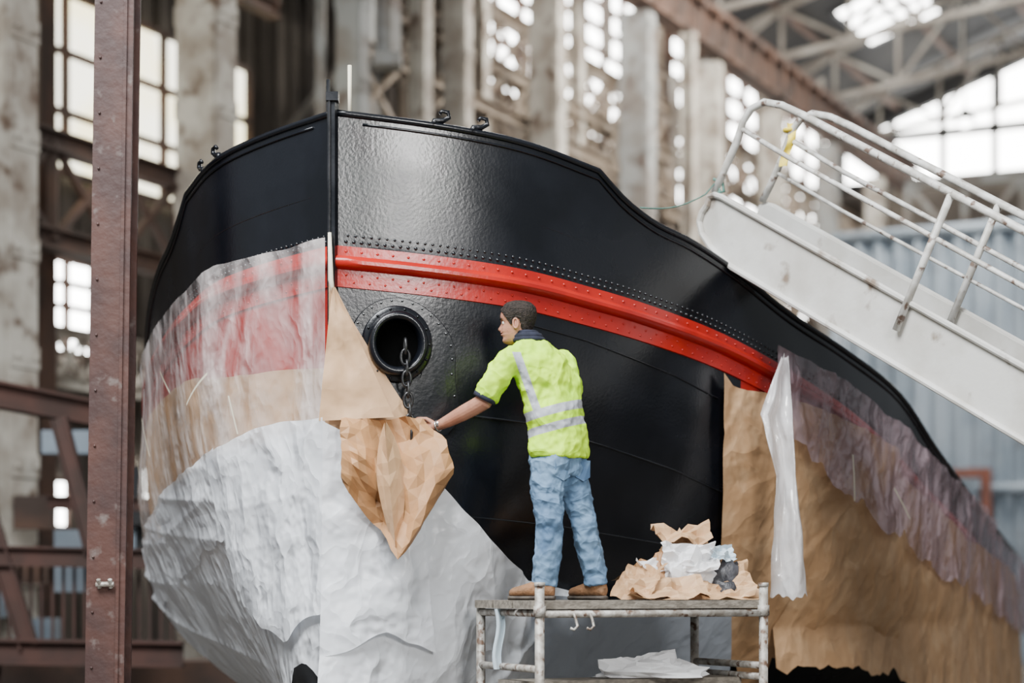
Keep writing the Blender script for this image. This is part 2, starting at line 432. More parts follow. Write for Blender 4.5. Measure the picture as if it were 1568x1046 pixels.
ringloft([(.17,-.02),(.175,.03),(.165,.055),(.150,.065),(.135,.058),(.125,.03),(.12,-.005)],0)
ringloft([(.128,.02),(.12,-.004),(.001,-.006)],1)  # black disc painted as the pipe's inner shade; hull is not cut
for k in range(14):
    an=2*math.pi*k/14; hw.ball(hc+ha*(.187*math.cos(an))+hb*(.187*1.08*math.sin(an))+hn*.010,.008,0,6,4)
hw.build('hawse_pipe',[M_black,M_black0],True,ship)
ch=MB()
cp=[hc+hn*.02+V((.03,0,.05)),hc+hn*.07+V((.035,0,-.02))]
for i in range(8): cp.append(cp[-1]+V((.004*(1 if i%2 else -1)+.004,-.0,-.062)))
for i,p in enumerate(cp[1:]):
    if i%2: ch.torus(p,(1,0,0),(0,0,1),.024,.044,.0085,14,6)
    else: ch.torus(p,hn,(0,0,1),.024,.044,.0085,14,6)
ch.build('anchor_chain',M_chain,True,ship)
fh=MB()
for side,t in((1,.28),(1,.40),(-1,.55),(-1,.72)):
    b=HP0(side,t,ZR(t)); tg=(HP0(side,t+.05,ZR(t))-b); tg.z=0; tg.normalize()
    fh.tube([b+tg*(-.06)+V((0,0,.0)),b+tg*(-.05)+V((0,0,.03)),b+tg*.0+V((0,0,.035)),b+tg*.035+V((0,0,.055)),b+tg*.03+V((0,0,.085)),b+tg*(-.005)+V((0,0,.09)),b+tg*(-.02)+V((0,0,.075))],[.02,.018,.016,.015,.014,.011,.012],8)
fh.build('fairlead_horns',M_black,True,ship)
kb=MB()
for t in(1.5,4,7,10,14,18):
    p=STEM+AX*t; kb.box((p.x,p.y,.15),(1.0,.35,.30),0,Matrix.Rotation(-TH,3,'Z'))
kb.build('keel_blocks',M_plank,False,ship)

# ------------------------------------------------------------ coverings
def vor(p,o=0): 
    return noise.voronoi(V(p)+V((o,-o,o*.5)))[0][0]
FWD=V((-AX.x,-AX.y,0))
def sst(x): x=max(0,min(1,x)); return x*x*(3-2*x)
def cover(name,side,t0,t1,ztop,zbot,off,amp,mt,nu=120,nv=70,seed=0,drape=0,edge=.02,smooth=True,byx=False,parent=None,jag=None,vs_=(1,.45),fr=1.6,zc=.45,fine=.5):
    g=MB()
    def fn(u,v):
        a=t0+(t1-t0)*u
        zt=lin(ztop,a); zb=lin(zbot,a)
        zt+=edge*noise.noise(V((a*3,seed,0)))+edge*.5*noise.noise(V((a*11,seed,3)))
        zb+=(jag or edge*2)*noise.noise(V((a*3,seed,5)))+(jag or edge)*.6*noise.noise(V((a*9,seed,9)))
        z=zt+(zb-zt)*v
        zq=max(z,zc)
        t=star_t(a,zq) if byx else a
        p=HP0(side,t,zq); n=HN(side,t,zq); p.z=z
        k=sst(t/.14)
        n=(n*k+FWD*(1-k)).normalized()
        o=off+drape*v*v+.05*(1-k)
        qx=p.x+p.y*.6; qz=p.z
        wx=.28*noise.noise(V((qx*1.3,qz*1.1,seed+20))); wz=.28*noise.noise(V((qx*1.2,qz*1.4,seed+40)))
        qx+=wx; qz+=wz
        ar=.35*math.sin(seed)
        q1=V((qx*vs_[0]+qz*ar,0,qz*vs_[1]))*fr
        cl=fine*(.15+1.5*max(0,noise.noise(V((qx*.9,qz*.9,seed+60)))+.15))
        sharp=(1-abs(noise.noise(V((qx*2.6+qz*1.3,qz*.6,seed))))*2)
        sharp2=(1-abs(noise.noise(V((qx*1.6-qz*2.2,qz*.5-qx*.3,seed+8))))*2)
        w=amp*(1.2*(.5-vor(q1,seed))+cl*(.5*max(0,sharp)**3+.5*max(0,sharp2)**3+.35*(.5-vor(q1*2.3,seed+4)))+.6*noise.noise(V((qx*1.3,seed,qz*.9))))*k
        n2=V((n.x,n.y,n.z*.2)).normalized()
        return p+n2*(o+max(w,-off*.7))
    g.grid(fn,nu,nv)
    return g.build(name,mt,smooth,parent)
wrap=empty('protective_wrapping')
cover('kraft_paper_port',-1,0.0,5,[(0,2.95),(1,3.02),(2,2.92),(3,2.8),(5,2.3)],[(0,1.9),(5,1.7)],.018,.02,M_kraftL,100,40,1,parent=wrap)
cover('clear_film_port',-1,0.0,5.5,[(0,3.68),(.5,3.64),(1,3.54),(2,3.33),(3,3.07),(5.5,2.42)],[(0,2.3),(1,2.2),(3,1.9),(5.5,1.5)],.095,.05,M_clear,220,100,2,parent=wrap,fr=1.8,fine=.7)
cover('white_sheet_port',-1,0.0,5.5,[(0,2.60),(.12,2.58),(.5,2.52),(1,2.42),(1.6,2.30),(2.6,2.05),(4,1.8),(5.5,1.6)],[(0,1.15),(.08,1.24),(.16,1.22),(.24,1.05),(.45,.7),(1,.6),(2,.55),(3,.6),(5.5,.6)],.075,.065,M_wplast,240,140,3,drape=.07,parent=wrap,jag=.05,fr=1.3,fine=1.2)
cover('white_sheet_port_overlap',-1,0.0,.62,[(0,2.66),(.3,2.62),(.62,2.50)],[(0,1.55),(.2,1.42),(.4,1.48),(.62,1.62)],.135,.042,M_wplast,80,100,13,drape=.03,parent=wrap,jag=.08,fr=1.8,fine=1.2)
cover('white_sheet_port_upper',-1,.55,3.5,[(.55,2.54),(1,2.45),(1.6,2.33),(2.6,2.07),(3.5,1.9)],[(.55,2.02),(1.2,1.92),(2,1.75),(3.5,1.5)],.110,.035,M_wplast,170,60,17,parent=wrap,jag=.05,fr=1.8,fine=1.2)
cover('white_sheet_bow',1,-1.02,.40,[(-1.02,2.60),(-.62,2.5),(-.42,2.26),(-.2,2.02),(.06,1.74),(.4,1.66)],[(-1.0,1.15),(-.96,1.1),(-.88,.7),(.4,.6)],.075,.06,M_wplast,190,120,5,drape=.14,byx=True,parent=wrap,fr=1.4,fine=1.2)
cover('white_sheet_bow_overlap',1,-1.02,-.55,[(-1.02,2.64),(-.8,2.5),(-.55,2.3)],[(-1.02,1.3),(-.8,1.42),(-.55,1.35)],.135,.04,M_wplast,70,100,23,drape=.05,byx=True,parent=wrap,fr=1.9,jag=.06,fine=1.2)
cover('grey_sheet_under_bow',1,.05,1.36,[(.05,1.66),(.5,1.64),(1.36,1.60)],[(.05,.5),(1.36,.5)],.13,.05,M_gplast,90,60,25,drape=.1,byx=True,parent=wrap,fr=1.4)
cover('kraft_paper_bow',1,-1.02,-.50,[(-1.02,3.44),(-.98,3.40),(-.9,3.22),(-.78,3.0),(-.66,2.80),(-.56,2.66),(-.50,2.62)],[(-1.0,2.45),(-.5,2.5)],.035,.02,M_kraftL,40,40,6,edge=.008,byx=True,parent=wrap)
cover('kraft_paper_starboard',1,1.30,2.75,[(1.30,3.06),(1.36,2.98),(1.45,2.95),(1.75,2.95),(2.75,2.7)],[(1.3,1.2),(1.42,1.2),(1.46,1.0),(1.62,1.0),(1.68,1.25),(2.1,1.2),(2.75,1.15)],.065,.055,M_kraft,140,110,8,byx=True,parent=wrap,drape=.08,vs_=(1,.8),fr=1.0,fine=.7)
cover('kraft_paper_starboard_aft',1,2.75,14,[(2.75,2.8),(4,2.5),(6,2.1),(14,1.6)],[(2.75,1.2),(4,1.1),(5,.85),(8,.3),(14,.1)],.065,.055,M_kraft,240,80,9,parent=wrap,drape=.08,vs_=(1,.8),fr=1.0,jag=.1,zc=1.45,fine=.7)
cover('dusty_film_starboard',1,2.15,14,[(2.15,3.26),(3,3.06),(5,2.54),(8,2.09),(14,1.88)],[(2.15,2.75),(2.6,2.5),(3.4,2.15),(5,1.75),(8,1.4),(14,1.1)],.14,.065,M_purp,280,60,10,parent=wrap,jag=.12,fr=1.6,zc=1.45,fine=1)
g=MB()
def fn(u,v):
    z=3.16-1.52*v
    w=lin([(0,.03),(.25,.17),(.5,.10),(.8,.17),(1,.20)],v)
    cx=lin([(0,1.72),(.25,1.66),(.5,1.72),(1,1.74)],v)
    x=cx+(u-.5)*w*1.2; y=12.56-.05*math.sin(u*7+v*3)-.05*v
    return V((x+.012*noise.noise(V((u*4,v*9,1))),y+.05*noise.noise(V((u*5,v*5,4))),z+.05*noise.noise(V((u*6,v*2,7)))))
g.grid(fn,24,60); g.build('hanging_film_strip',M_film2,True,wrap)
g=MB()
def fn(u,v):
    top=lin([(0,2.66),(1,2.68)],u)
    z0=top; bot=lin([(0,2.28),(.25,2.10),(.45,1.98),(.62,1.86),(.8,1.98),(1,2.20)],u)
    z=z0+(bot-z0)*v
    x=-.97+lin([(0,.46),(.35,.60),(.7,.62),(1,.50)],v)*u+.03*v
    y=11.26+.14*u-.10*math.sin(v*2.2)-.07*math.sin(u*9+v*2)*(.3+v)-.06*v
    q=V((u*3,v*3,2))
    d=.07*noise.noise(q)+.05*noise.noise(q*2.3)
    return V((x+.02*noise.noise(q*2),y+d,z+.03*noise.noise(q*1.7)))
g.grid(fn,13,13,tri=True); g.build('crumpled_kraft_sheet',M_kraft2,False,wrap)
g=MB()
def fn(u,v):
    z=2.62-.70*v; w=.02+.16*math.sin(math.pi*min(1,v*1.0))**.8*(1-.35*v); x=-.71+.06*v+(u-.5)*w
    return V((x,11.10+.10*abs(u-.5)*2+.02*noise.noise(V((u*3,v*6,0))),z+.03*noise.noise(V((u*3,v*2,6)))))
g.grid(fn,4,10,tri=True); g.build('kraft_fold',M_kraftL,False,wrap)
g=MB()
def fn(u,v):
    z=3.40-.76*v; x=-1.02-.07*v+u*(.02+.40*v); return V((x,11.27+.10*u*v-.04*v+.03*noise.noise(V((u*3,v*5,3))),z+.03*u*v))
g.grid(fn,8,18,tri=True); g.build('kraft_bow_strip',M_kraftL,True,wrap)
tp=MB()
def tape(side,t0,z0,t1,z1,off,w=.008):
    N=14; 
    def fn(u,v):
        t=t0+(t1-t0)*u; z=z0+(z1-z0)*u
        p=HP(side,t,z,off); 
        d=V((0,0,1)) if abs(t1-t0)>.08 else (HP0(side,t+.1,z)-HP0(side,t,z)).normalized()
        return p+d*((v-.5)*w*2)
    tp.grid(fn,N,1)
for a in [(-1,.5,3.0,.75,2.85,.135),(-1,1.0,2.95,1.15,3.1,.135),(-1,1.6,2.6,1.7,2.85,.135),(-1,.35,2.62,.38,2.85,.135),(-1,2.0,2.35,2.05,2.6,.135),(-1,2.3,2.9,2.6,3.0,.135),(1,2.9,2.6,2.95,2.3,.19),(1,3.5,2.4,3.8,2.2,.19)]:
    tape(*a)
tp.build('masking_tape_strips',M_tape,False,wrap)
tp=MB(); tp.tube([stemp(3.72,.07),stemp(3.45,.08)+V((.01,0,0)),stemp(3.36,.09)+V((.03,0,0))],[.010,.016,.01],8); tp.build('tape_tie',M_tape,True,wrap)

# ------------------------------------------------------------ scaffold
sc=empty('scaffold_platform')
NLp=V((.15,10.8,0)); Ld=V((1.29,.6,0)); Wd=V((-.33,.71,0))
C=[NLp,NLp+Ld,NLp+Ld+Wd,NLp+Wd]
g=MB()
tops=[1.725,1.725,1.60,1.60]
for p,t in zip(C,tops):
    g.tube([p+V((0,0,.12)),p+V((0,0,t))],.026,12)
    if t>1.7: g.tube([p+V((0,0,t-.02)),p+V((0,0,t+.004))],.030,12); g.tube([p+V((0,0,1.54)),p+V((0,0,1.60))],.034,12)
for a,b in((0,3),(1,2)):
    for z in(1.56,1.255,.9,.5): g.tube([C[a]+V((0,0,z)),C[b]+V((0,0,z))],.021,10)
g.tube([C[1]+V((0,0,1.19)),C[2]+V((0,0,1.19))],.021,10)
for a,b in((0,1),(3,2)):
    for z in(1.555,.35): g.tube([C[a]+V((0,0,z)),C[b]+V((0,0,z))],.021,10)
g.tube([C[3]+V((0,0,.4)),C[2]+V((0,0,1.2))],.016,8); g.build('frame_tubes',M_galv,True,sc)
g=MB()
for k in range(3):
    a=NLp+Wd*((k+.04)/3)-Ld*.03; b=a+Ld*1.04
    m=Wd*(.92/6); g.beam(a+m+V((0,0,1.606)),b+m+V((0,0,1.606)),.238,.045)
g.build('planks',M_plank,False,sc)
g=MB(); a=NLp+Wd*.5+V((0,0,1.16)); g.beam(a,a+Ld,.3,.04); g.build('lower_shelf',M_plank,False,sc)
g=MB()
for p in C:
    g.torus(p+V((0,0,.07)),(1,0,0),(0,0,1),.05,.05,.02,16,8); g.box(p+V((0,0,.12)),(.06,.06,.04))
g.build('casters',M_darkbag,True,sc)
g=MB()
for f in(.10,.17): 
    p=NLp+Ld*(f+.04)-Wd*.02+V((0,-.03,1.53)); g.tube([p+V((0,0,.03)),p+V((.01,0,0)),p+V((.02,-.01,-.04)),p+V((.0,-.02,-.06)),p+V((-.02,-.02,-.05))],.008,6)
g.build('hooks',M_galv,True,sc)
g=MB(); p0=NLp+Wd*.62+V((-.02,-.02,1.58))
g.grid(lambda u,v:p0+V((.05*(u-.5)+.012*math.sin(v*6),-.02*math.sin(u*6),-.34*v)),5,14); g.build('hanging_rag',M_rag,True,sc)

# crumpled paper pile
pile=empty('crumpled_paper_pile')
def crumple(name,c,size,mt,seed,n=14,amp=.4,parent=pile,open_=.5,smooth=False):
    g=MB(); c=V(c)
    def fn(u,v):
        th=u*2*math.pi; ph=v*math.pi*open_
        d=V((math.sin(ph)*math.cos(th),math.sin(ph)*math.sin(th),math.cos(ph)))
        q=V((d.x,d.y,d.z))*1.6+V((seed,seed*.3,0))
        r=1+amp*noise.noise(q)+amp*.6*noise.noise(q*2.3)+amp*.45*noise.noise(q*4.6)
        return V((c.x+d.x*r*size[0],c.y+d.y*r*size[1],max(c.z+.002,c.z+d.z*r*size[2])))
    g.grid(fn,n*2,n,tri=True); return g.build(name,mt,smooth,parent)
pz=1.632
def sheet(name,c,sx,sy,tilt,rz,mt,seed,curl=.1,amp=.05,n=12,parent=pile):
    R=Matrix.Rotation(rz,3,'Z')@Matrix.Rotation(tilt,3,'X'); g=MB(); c=V(c)
    def fn(u,v):
        q=V((u*3,v*3,seed)); x=(u-.5)*sx*(1+.25*noise.noise(V((v*2,seed,0)))); y=(v-.5)*sy*(1+.3*noise.noise(V((u*2,seed,4))))
        z=curl*((2*u-1)**2)+amp*(noise.noise(q)+.6*noise.noise(q*2.5))
        p=c+R@V((x,y,z)); p.z=max(p.z,pz); return p
    g.grid(fn,n,n,tri=True); return g.build(name,mt,False,parent)
sheet('flat_kraft',(1.02,11.52,1.67),.80,.42,math.radians(14),math.radians(24),M_kraft,1,.02,.06,16)
sheet('flat_kraft_front',(.88,11.34,1.69),.46,.22,math.radians(30),math.radians(22),M_kraftL,7,.03,.05,12)
sheet('kraft_corner',(.74,11.42,1.72),.26,.30,math.radians(40),math.radians(-30),M_kraft,3,.04,.04)
sheet('kraft_right',(1.22,11.60,1.74),.34,.26,math.radians(50),math.radians(10),M_kraft,5,.04,.05)
crumple('kraft_crumple',(1.02,11.74,pz),(.19,.13,.40),M_kraft,2.2,9,.3)
crumple('kraft_crumple_low',(.84,11.62,pz),(.15,.12,.22),M_kraft2,4.2,9,.35)
sheet('kraft_top_fold',(.99,11.64,2.01),.34,.16,math.radians(30),math.radians(10),M_kraft,9,.03,.05,9)
crumple('tissue_crumple',(1.0,11.60,pz+.05),(.15,.11,.24),M_tissue,6.1,11,.4)
sheet('tissue_sheet',(1.02,11.55,1.87),.32,.18,math.radians(62),math.radians(12),M_tissue,12,.03,.06,12)
sheet('tissue_tail',(.83,11.55,1.83),.22,.10,math.radians(40),math.radians(30),M_tissue,14,.02,.04,8)
crumple('dark_bag',(1.24,11.66,pz),(.14,.11,.20),M_darkbag,8.5,10,.35,smooth=True)
sheet('blue_rag',(1.22,11.60,1.90),.16,.10,math.radians(60),math.radians(30),M_rag,15,.02,.04,8)
lower=empty('bundled_white_sheet')
c0=NLp+Wd*.5+Ld*.62
crumple('bundle',(c0.x,c0.y-.1,1.185),(.30,.14,.12),M_tissue,11.5,12,.4,parent=lower)

# ------------------------------------------------------------ gangway
gw=empty('boarding_gangway')
P0=V((1.264,12.8,4.26)); D1=V((1.566,-1.8,-1.34))
wv=V((.754,.656,0))*.46
def G(l,up=0,w=0): return P0+D1*l+V((0,0,up))+wv*w
g=MB()
LE=2.85
for w in(0,1):
    top=[(.0,-.10),(.006,-.045),(.025,-.012),(.05,0.0),(LE,0)]
    bot=[(-.03,-.24),(-.02,-.31),(.01,-.36),(.05,-.395),(.09,-.41),(LE,-.41)]
    pts=[(-.02,-.17)]+top+list(reversed(bot))
    th=V((.754,.656,0))*.02
    vs=[G(l,u,w) for l,u in pts]+[G(l,u,w)+th for l,u in pts]
    n=len(pts)
    fs=[tuple(range(n)),tuple(range(2*n-1,n-1,-1))]+[(i,i+n,(i+1)%n+n,(i+1)%n) for i in range(n)]
    g.add(vs,fs)
    o=-V((.754,.656,0))*.012 if w==0 else V((.754,.656,0))*.03
    ptsT=[(-.03,-.24),(-.02,-.17),(0,-.10),(.006,-.045),(.025,-.012),(.05,0.0),(.3,0),(1,0),(LE,0)]
    g.tube([G(l,u,w)+o for l,u in ptsT],.020,8)
    ptsB=[(-.03,-.24),(-.02,-.31),(.01,-.36),(.05,-.395),(.09,-.41),(.5,-.41),(LE,-.41)]
    g.tube([G(l,u,w)+o for l,u in ptsB],.020,8)
fixn(g.build('side_girders',M_white,False,gw))
g=MB()
g.beam(G(.05,-.30,.5),G(LE,-.30,.5),.40,.03)
for i in range(30): g.beam(G(.1+i*.093,-.27,.08),G(.1+i*.093,-.27,.95),.03,.025)
g.build('treads',M_grip,False,gw)
g=MB()
for w in(0,1):
    top=[(.02,.0),(.055,.16),(.10,.39),(.125,.55),(.155,.66),(.20,.74),(.26,.775),(.33,.78),(.5,.77),(1,.75),(LE,.75)]
    g.tube([G(l,u,w) for l,u in top],.024,10)
    g.tube([G(.115,.50,w),G(.3,.47,w),G(1,.44,w),G(LE,.44,w)],.016,8)
    if w==1: g.tube([G(.07,.24,w),G(.3,.22,w),G(LE,.20,w)],.012,8)
    for l in(.64,1.22,1.8,2.38):
        g.tube([G(l,-.20,w)-V((.025,.022,0)),G(l+.155,.755,w)],.023,8)
g.build('handrails',M_whitetube,True,gw)
g=MB()
p=G(.12,.50,1)
g.grid(lambda u,v:p+V((.05*(u-.5)+.02*math.sin(v*5)-.03*v,-.03+.015*math.sin(v*9+u*3),.10-.28*v)),3,12)
g.torus(p+V((0,0,.06)),(1,0,0),(0,1,0),.034,.034,.014,12,6)
g.build('yellow_ribbon',M_yellow,True,gw)
g=MB()
a=G(.02,.02,0); b=HP0(1,1.2,4.02)
g.tube([a+V((-.01,-.03,.06)),a+V((.05,-.03,.04)),a+V((.06,-.03,-.02)),a+V((.02,-.04,-.03))],.010,6)
g.tube([a+V((0,-.03,.03))]+[a.lerp(b,k/8)-V((0,0,.05*math.sin(math.pi*k/8))) for k in range(1,9)],.005,6)
g.tube([a+V((.03,-.03,0)),a+V((.05,-.04,-.1)),a+V((.045,-.04,-.16))],.007,6)
g.build('mooring_line',M_rope,True,gw)

# ------------------------------------------------------------ foreground steel pillar
g=MB()
pb=V((-2.53,12.4,0)); pt=V((-2.40,12.4,9))
g.beam(pb+V((0,-.11,0)),pt+V((0,-.11,0)),.24,.022,0,up=(0,1,0)); g.beam(pb+V((0,.11,0)),pt+V((0,.11,0)),.24,.022,0,up=(0,1,0))
g.beam(pb,pt,.02,.20,0,up=(0,1,0))
g.beam(pb+V((.075,-.128,0)),pt+V((.075,-.128,0)),.02,.02,0,up=(0,1,0))
z=1.72
g.tube([pb+V((-.03,-.15,z)),pb+V((.08,-.15,z))],.016,8,1); g.tube([pb+V((-.01,-.14,z-.02)),pb+V((-.01,-.17,z+.03))],.014,6,1); g.tube([pb+V((.06,-.14,z-.02)),pb+V((.06,-.17,z+.03))],.014,6,1)
for i in range(26): g.ball(pb.lerp(pt,.02+i*.038)+V((-.08,-.125,0)),.009,0,6,4)
g.box((-2.53,12.4,.02),(.5,.5,.04))
g.build('steel_pillar',[M_steeldk,M_galv],False)

# ------------------------------------------------------------ hall
def H(u,v,z): return V((.434*u+.901*v,.901*u-.434*v,z))
VX=V((.901,-.434,0))
frame=empty('hall_steel_framework')
g=MB(); g.box((5,30,-.05),(140,120,.1)); g.build('floor',M_floor)
WL=-19.1
g=MB(); g.beam(H(10,WL-.2,8.3),H(64.9,WL-.2,8.3),.3,16.8)
for i in range(110): g.beam(H(10+i*.5,WL,0),H(10+i*.5,WL,16.6),.06,.06)
g.build('wall_left',M_dkwall)
wn=1
def window(u0,u1,z0,z1,v,mt,nu,nz,frame_,fr=.07):
    global wn
    g=MB()
    a=H(u0,v,z0);b=H(u1,v,z0);c=H(u1,v,z1);d=H(u0,v,z1)
    g.add([a,b,c,d],[(0,1,2,3)],0)
    for i in range(nu+1):
        u=u0+(u1-u0)*i/nu; g.beam(H(u,v+.05,z0),H(u,v+.05,z1),fr,fr,1)
    for j in range(nz+1):
        z=z0+(z1-z0)*j/nz; g.beam(H(u0,v+.06,z),H(u1,v+.06,z),fr*.8,fr*.8,1)
    g.build('window_%d'%wn,[mt,frame_]); wn+=1
window(16.5,28.9,7.9,10.6,WL+.1,M_winy,10,3,M_brown,.12)
window(22.7,24.6,5.2,6.6,WL+.1,M_win,3,4,M_brown,.10)
window(23.2,24.0,2.6,3.3,WL+.1,M_win,1,1,M_brown)
window(25.6,26.4,2.2,3.6,WL+.1,M_win,1,2,M_brown)
window(35,48,12.4,16.3,WL+.1,M_win,11,7,M_brown,.17)
window(48.8,63.5,11.8,16.3,WL+.1,M_win,10,7,M_brown,.22)
window(34.2,40,9.2,10.4,WL+.1,M_win,7,2,M_brown,.25)
window(56,59,6.5,10.4,WL+.1,M_win,2,4,M_brown,.16)
window(60,62,6.5,10.4,WL+.1,M_win,2,4,M_brown,.16)
for i,(u,w,zt) in enumerate([(19.55,.85,16),(24.05,.78,16),(28.25,.5,16),(32.0,.5,16),(35.9,.66,14.3),(40.6,.74,14.3),(45.2,.62,14.3),(50,.62,14.3),(55,.6,14.3),(60,.6,14.3)]):
    g=MB(); c=-16.5
    for s in(-1,1):
        g.beam(H(u,c+s*w*.42,0),H(u,c+s*w*.42,zt),w*.6,.09*w,0,up=tuple(VX))
        g.beam(H(u+s*w*.3,c,0),H(u+s*w*.3,c,zt),.08*w,w*.8,0,up=tuple(VX))
    z=.5
    while z<zt:
        for s in(-1,1):
            g.beam(H(u-w*.32,c+s*w*.47,z),H(u+w*.32,c+s*w*.47,z),.03,.28,0)
            for k in(-.2,.2): g.ball(H(u+k*w,c+s*w*.5+s*.02,z),.035,0,6,4)
        z+=1.35
    g.box(H(u,c,.1),(w*1.5,w*1.5,.2)); 
    g.build('steel_column',[M_col if i%3!=2 else M_col2],False,frame)
for u,v,w,z0,z1,mt in [(27.1,-15.2,.30,9.8,16,M_col2),(30.4,-17.6,.55,0,16,M_col2),(37.9,-17.5,.26,0,16,M_col),(39.6,-17.5,.26,0,16,M_col),(43.5,-17.6,.28,0,16,M_col),(48,-17.6,.3,0,16,M_col2),(33.4,-17.8,.4,0,16,M_beige),(26.2,-17.8,.3,0,16,M_brown),(21.9,-17.8,.35,0,16,M_brown),(52.5,-17.6,.35,0,16,M_col),(34.3,-17.2,.3,0,16,M_col),(42.2,-15.9,.3,0,14.2,M_col),(29.3,-15.8,.3,8.5,16,M_col)]:
    g=MB(); g.ibeam(H(u,v,z0),H(u,v,z1),w,w,0,up=tuple(VX)); g.box(H(u,v,z0+.1),(w*1.4,w*1.4,.2)); g.build('steel_post',[mt],False,frame)
g=MB(); g.ibeam(H(30,-16.3,14.9),H(64,-16.3,14.9),.5,1.0,0); g.beam(H(30,-16.3,15.5),H(64,-16.3,15.5),.15,.2,0)
for i in range(34): g.beam(H(30.5+i,-16.0,14.45),H(30.5+i,-16.0,15.35),.06,.1,0)
g.build('crane_girder',[M_brown],False,frame)
def lattice(name,u0,u1,v,z0,z1,mt,step=1.0,w=.12,v1=None):
    g=MB(); n=max(1,int((u1-u0)/step)); v1=v if v1 is None else v1
    g.ibeam(H(u0,v,z0),H(u1,v1,z0),w*2,w*2.2); g.ibeam(H(u0,v,z1),H(u1,v1,z1),w*2,w*2.2)
    for i in range(n):
        a=u0+(u1-u0)*i/n;b=u0+(u1-u0)*(i+1)/n; va=v+(v1-v)*i/n; vb=v+(v1-v)*(i+1)/n
        g.beam(H(a,va,z0),H(b,vb,z1),w,w*.6); g.beam(H(b,vb,z0),H(a,va,z1),w*.7,w*.6); g.beam(H(b,vb,z0),H(b,vb,z1),w,w)
    g.build(name,[mt],False,frame)
lattice('lattice_girder',14,31,-16.9,6.3,7.6,M_brown,1.4,.13)
lattice('lattice_girder',20,26,-17.9,4.6,5.3,M_col,.55,.07)
lattice('lattice_girder',29,40,-17.0,9.6,10.9,M_beige,1.6,.12)
lattice('lattice_girder',31,45,-17.4,10.9,12.0,M_beige,1.1,.12)
lattice('lattice_girder',34,47,-16.9,8.2,9.3,M_beige,1.2,.12)
lattice('lattice_girder',28,46,-18.2,12.4,13.6,M_beige,1.5,.13)
lattice('lattice_girder',44,63,-17.2,9.2,10.6,M_beige,1.4,.13)
lattice('lattice_girder',44,63,-17.6,12.2,13.3,M_beige,1.5,.12)
lattice('lattice_girder',40,63,-17.5,6.2,7.4,M_brown,1.6,.14)
lattice('lattice_girder',14,27,-17.2,10.9,12.0,M_brown,1.3,.12)
lattice('lattice_girder',26,34,-17.4,12.8,14.2,M_col2,1.2,.14)
g=MB()
for i in range(60):
    u=random.uniform(27,60); v=random.uniform(-18.8,-16.8); z=random.uniform(5,15)
    if random.random()<.45: g.beam(H(u,v,z),H(u+random.uniform(1.5,4),v,z+random.choice([0,0,1.6,-1.6,2.4])),.12,random.choice([.12,.2,.3]),random.randint(0,3))
    else: g.beam(H(u,v,z),H(u,v,z+random.uniform(1.5,5)),.15,random.choice([.15,.25,.4,.6]),random.randint(0,3))
g.build('gallery_bracing',[M_beige,M_brown,M_col2,M_truss],False,frame)
g=MB(); g.beam(H(30,-17.8,8.0),H(62,-17.8,8.0),1.8,.14)
for i in range(24): g.beam(H(30+i*1.3,-16.95,8.0),H(30+i*1.3,-16.95,9.0),.05,.05)
g.beam(H(30,-16.95,9.0),H(62,-16.95,9.0),.06,.06); g.build('gallery_walkway',[M_brown],False,frame)
def rz(v): return 16.8+.35*(v+19.4) if v<-2 else 16.8+.35*17.4-.35*(v+2)
g=MB()
U0,U1=30,65
sky=[(40,44,-17.6,-15.6),(46,49,-16.8,-14.4),(54.3,58.3,-16.2,-14.0),(48,52,-12,-9),(33,38,-18,-16)]
us=sorted(set([U0,U1]+[a for s in sky for a in s[:2]])); vsn=sorted(set([-19.4,-2,15]+[a for s in sky for a in s[2:]]))
gs=MB()
for i in range(len(us)-1):
    for j in range(len(vsn)-1):
        uc=(us[i]+us[i+1])/2; vc=(vsn[j]+vsn[j+1])/2
        q=[H(us[i],vsn[j],rz(vsn[j])),H(us[i+1],vsn[j],rz(vsn[j])),H(us[i+1],vsn[j+1],rz(vsn[j+1])),H(us[i],vsn[j+1],rz(vsn[j+1]))]
        if any(s[0]<uc<s[1] and s[2]<vc<s[3] for s in sky): gs.add(q,[(0,1,2,3)],0)
        else: g.add(q,[(0,1,2,3)],0)
for s in sky:
    n=4
    for k in range(n+1):
        u=s[0]+(s[1]-s[0])*k/n; gs.beam(H(u,s[2],rz(s[2])-.05),H(u,s[3],rz(s[3])-.05),.12,.12,1)
    for k in range(3):
        v=s[2]+(s[3]-s[2])*k/2; gs.beam(H(s[0],v,rz(v)-.05),H(s[1],v,rz(v)-.05),.12,.12,1)
g.build('roof',M_roof); gs.build('skylights',[M_win,M_roof],False,frame)
for u in(42,47,52,57,62):
    g=MB(); n=9
    pr=None
    for k in range(n+1):
        v=-18.8+k*1.9; zt=rz(v)-.25; zb=15.9+.12*(v+18.8)+ (0 if k else .3)
        T=H(u,v,zt);B=H(u,v,min(zb,zt))
        g.beam(B,T,.10,.10)
        if pr: g.beam(pr[0],T,.14,.16); g.beam(pr[1],B,.14,.16); g.beam(pr[1],T,.09,.09) if k%2 else g.beam(pr[0],B,.09,.09)
        pr=(T,B)
    g.build('roof_truss',[M_truss],False,frame)
g=MB()
for v in(-17,-14.6,-12.2,-9.8,-7.4): g.beam(H(30,v,rz(v)-.15),H(64.6,v,rz(v)-.15),.12,.2)
g.build('roof_purlins',[M_brown],False,frame)
EU=64.8
g=MB()
g.beam(H(EU+.3,-19.3,7.5),H(EU+.3,15,7.5),.3,15.0); g.build('wall_back',M_dkwall)
g=MB()
g.add([H(EU,-19.2,15.0),H(EU,-2,15.0),H(EU,-2,rz(-2)-.2),H(EU,-19.2,rz(-19.2)-.2)],[(0,1,2,3)],0)
for k in range(11):
    v=-18.9+k*1.68; g.beam(H(EU-.1,v,15),H(EU-.1,v,rz(v)-.2),.20,.20,1)
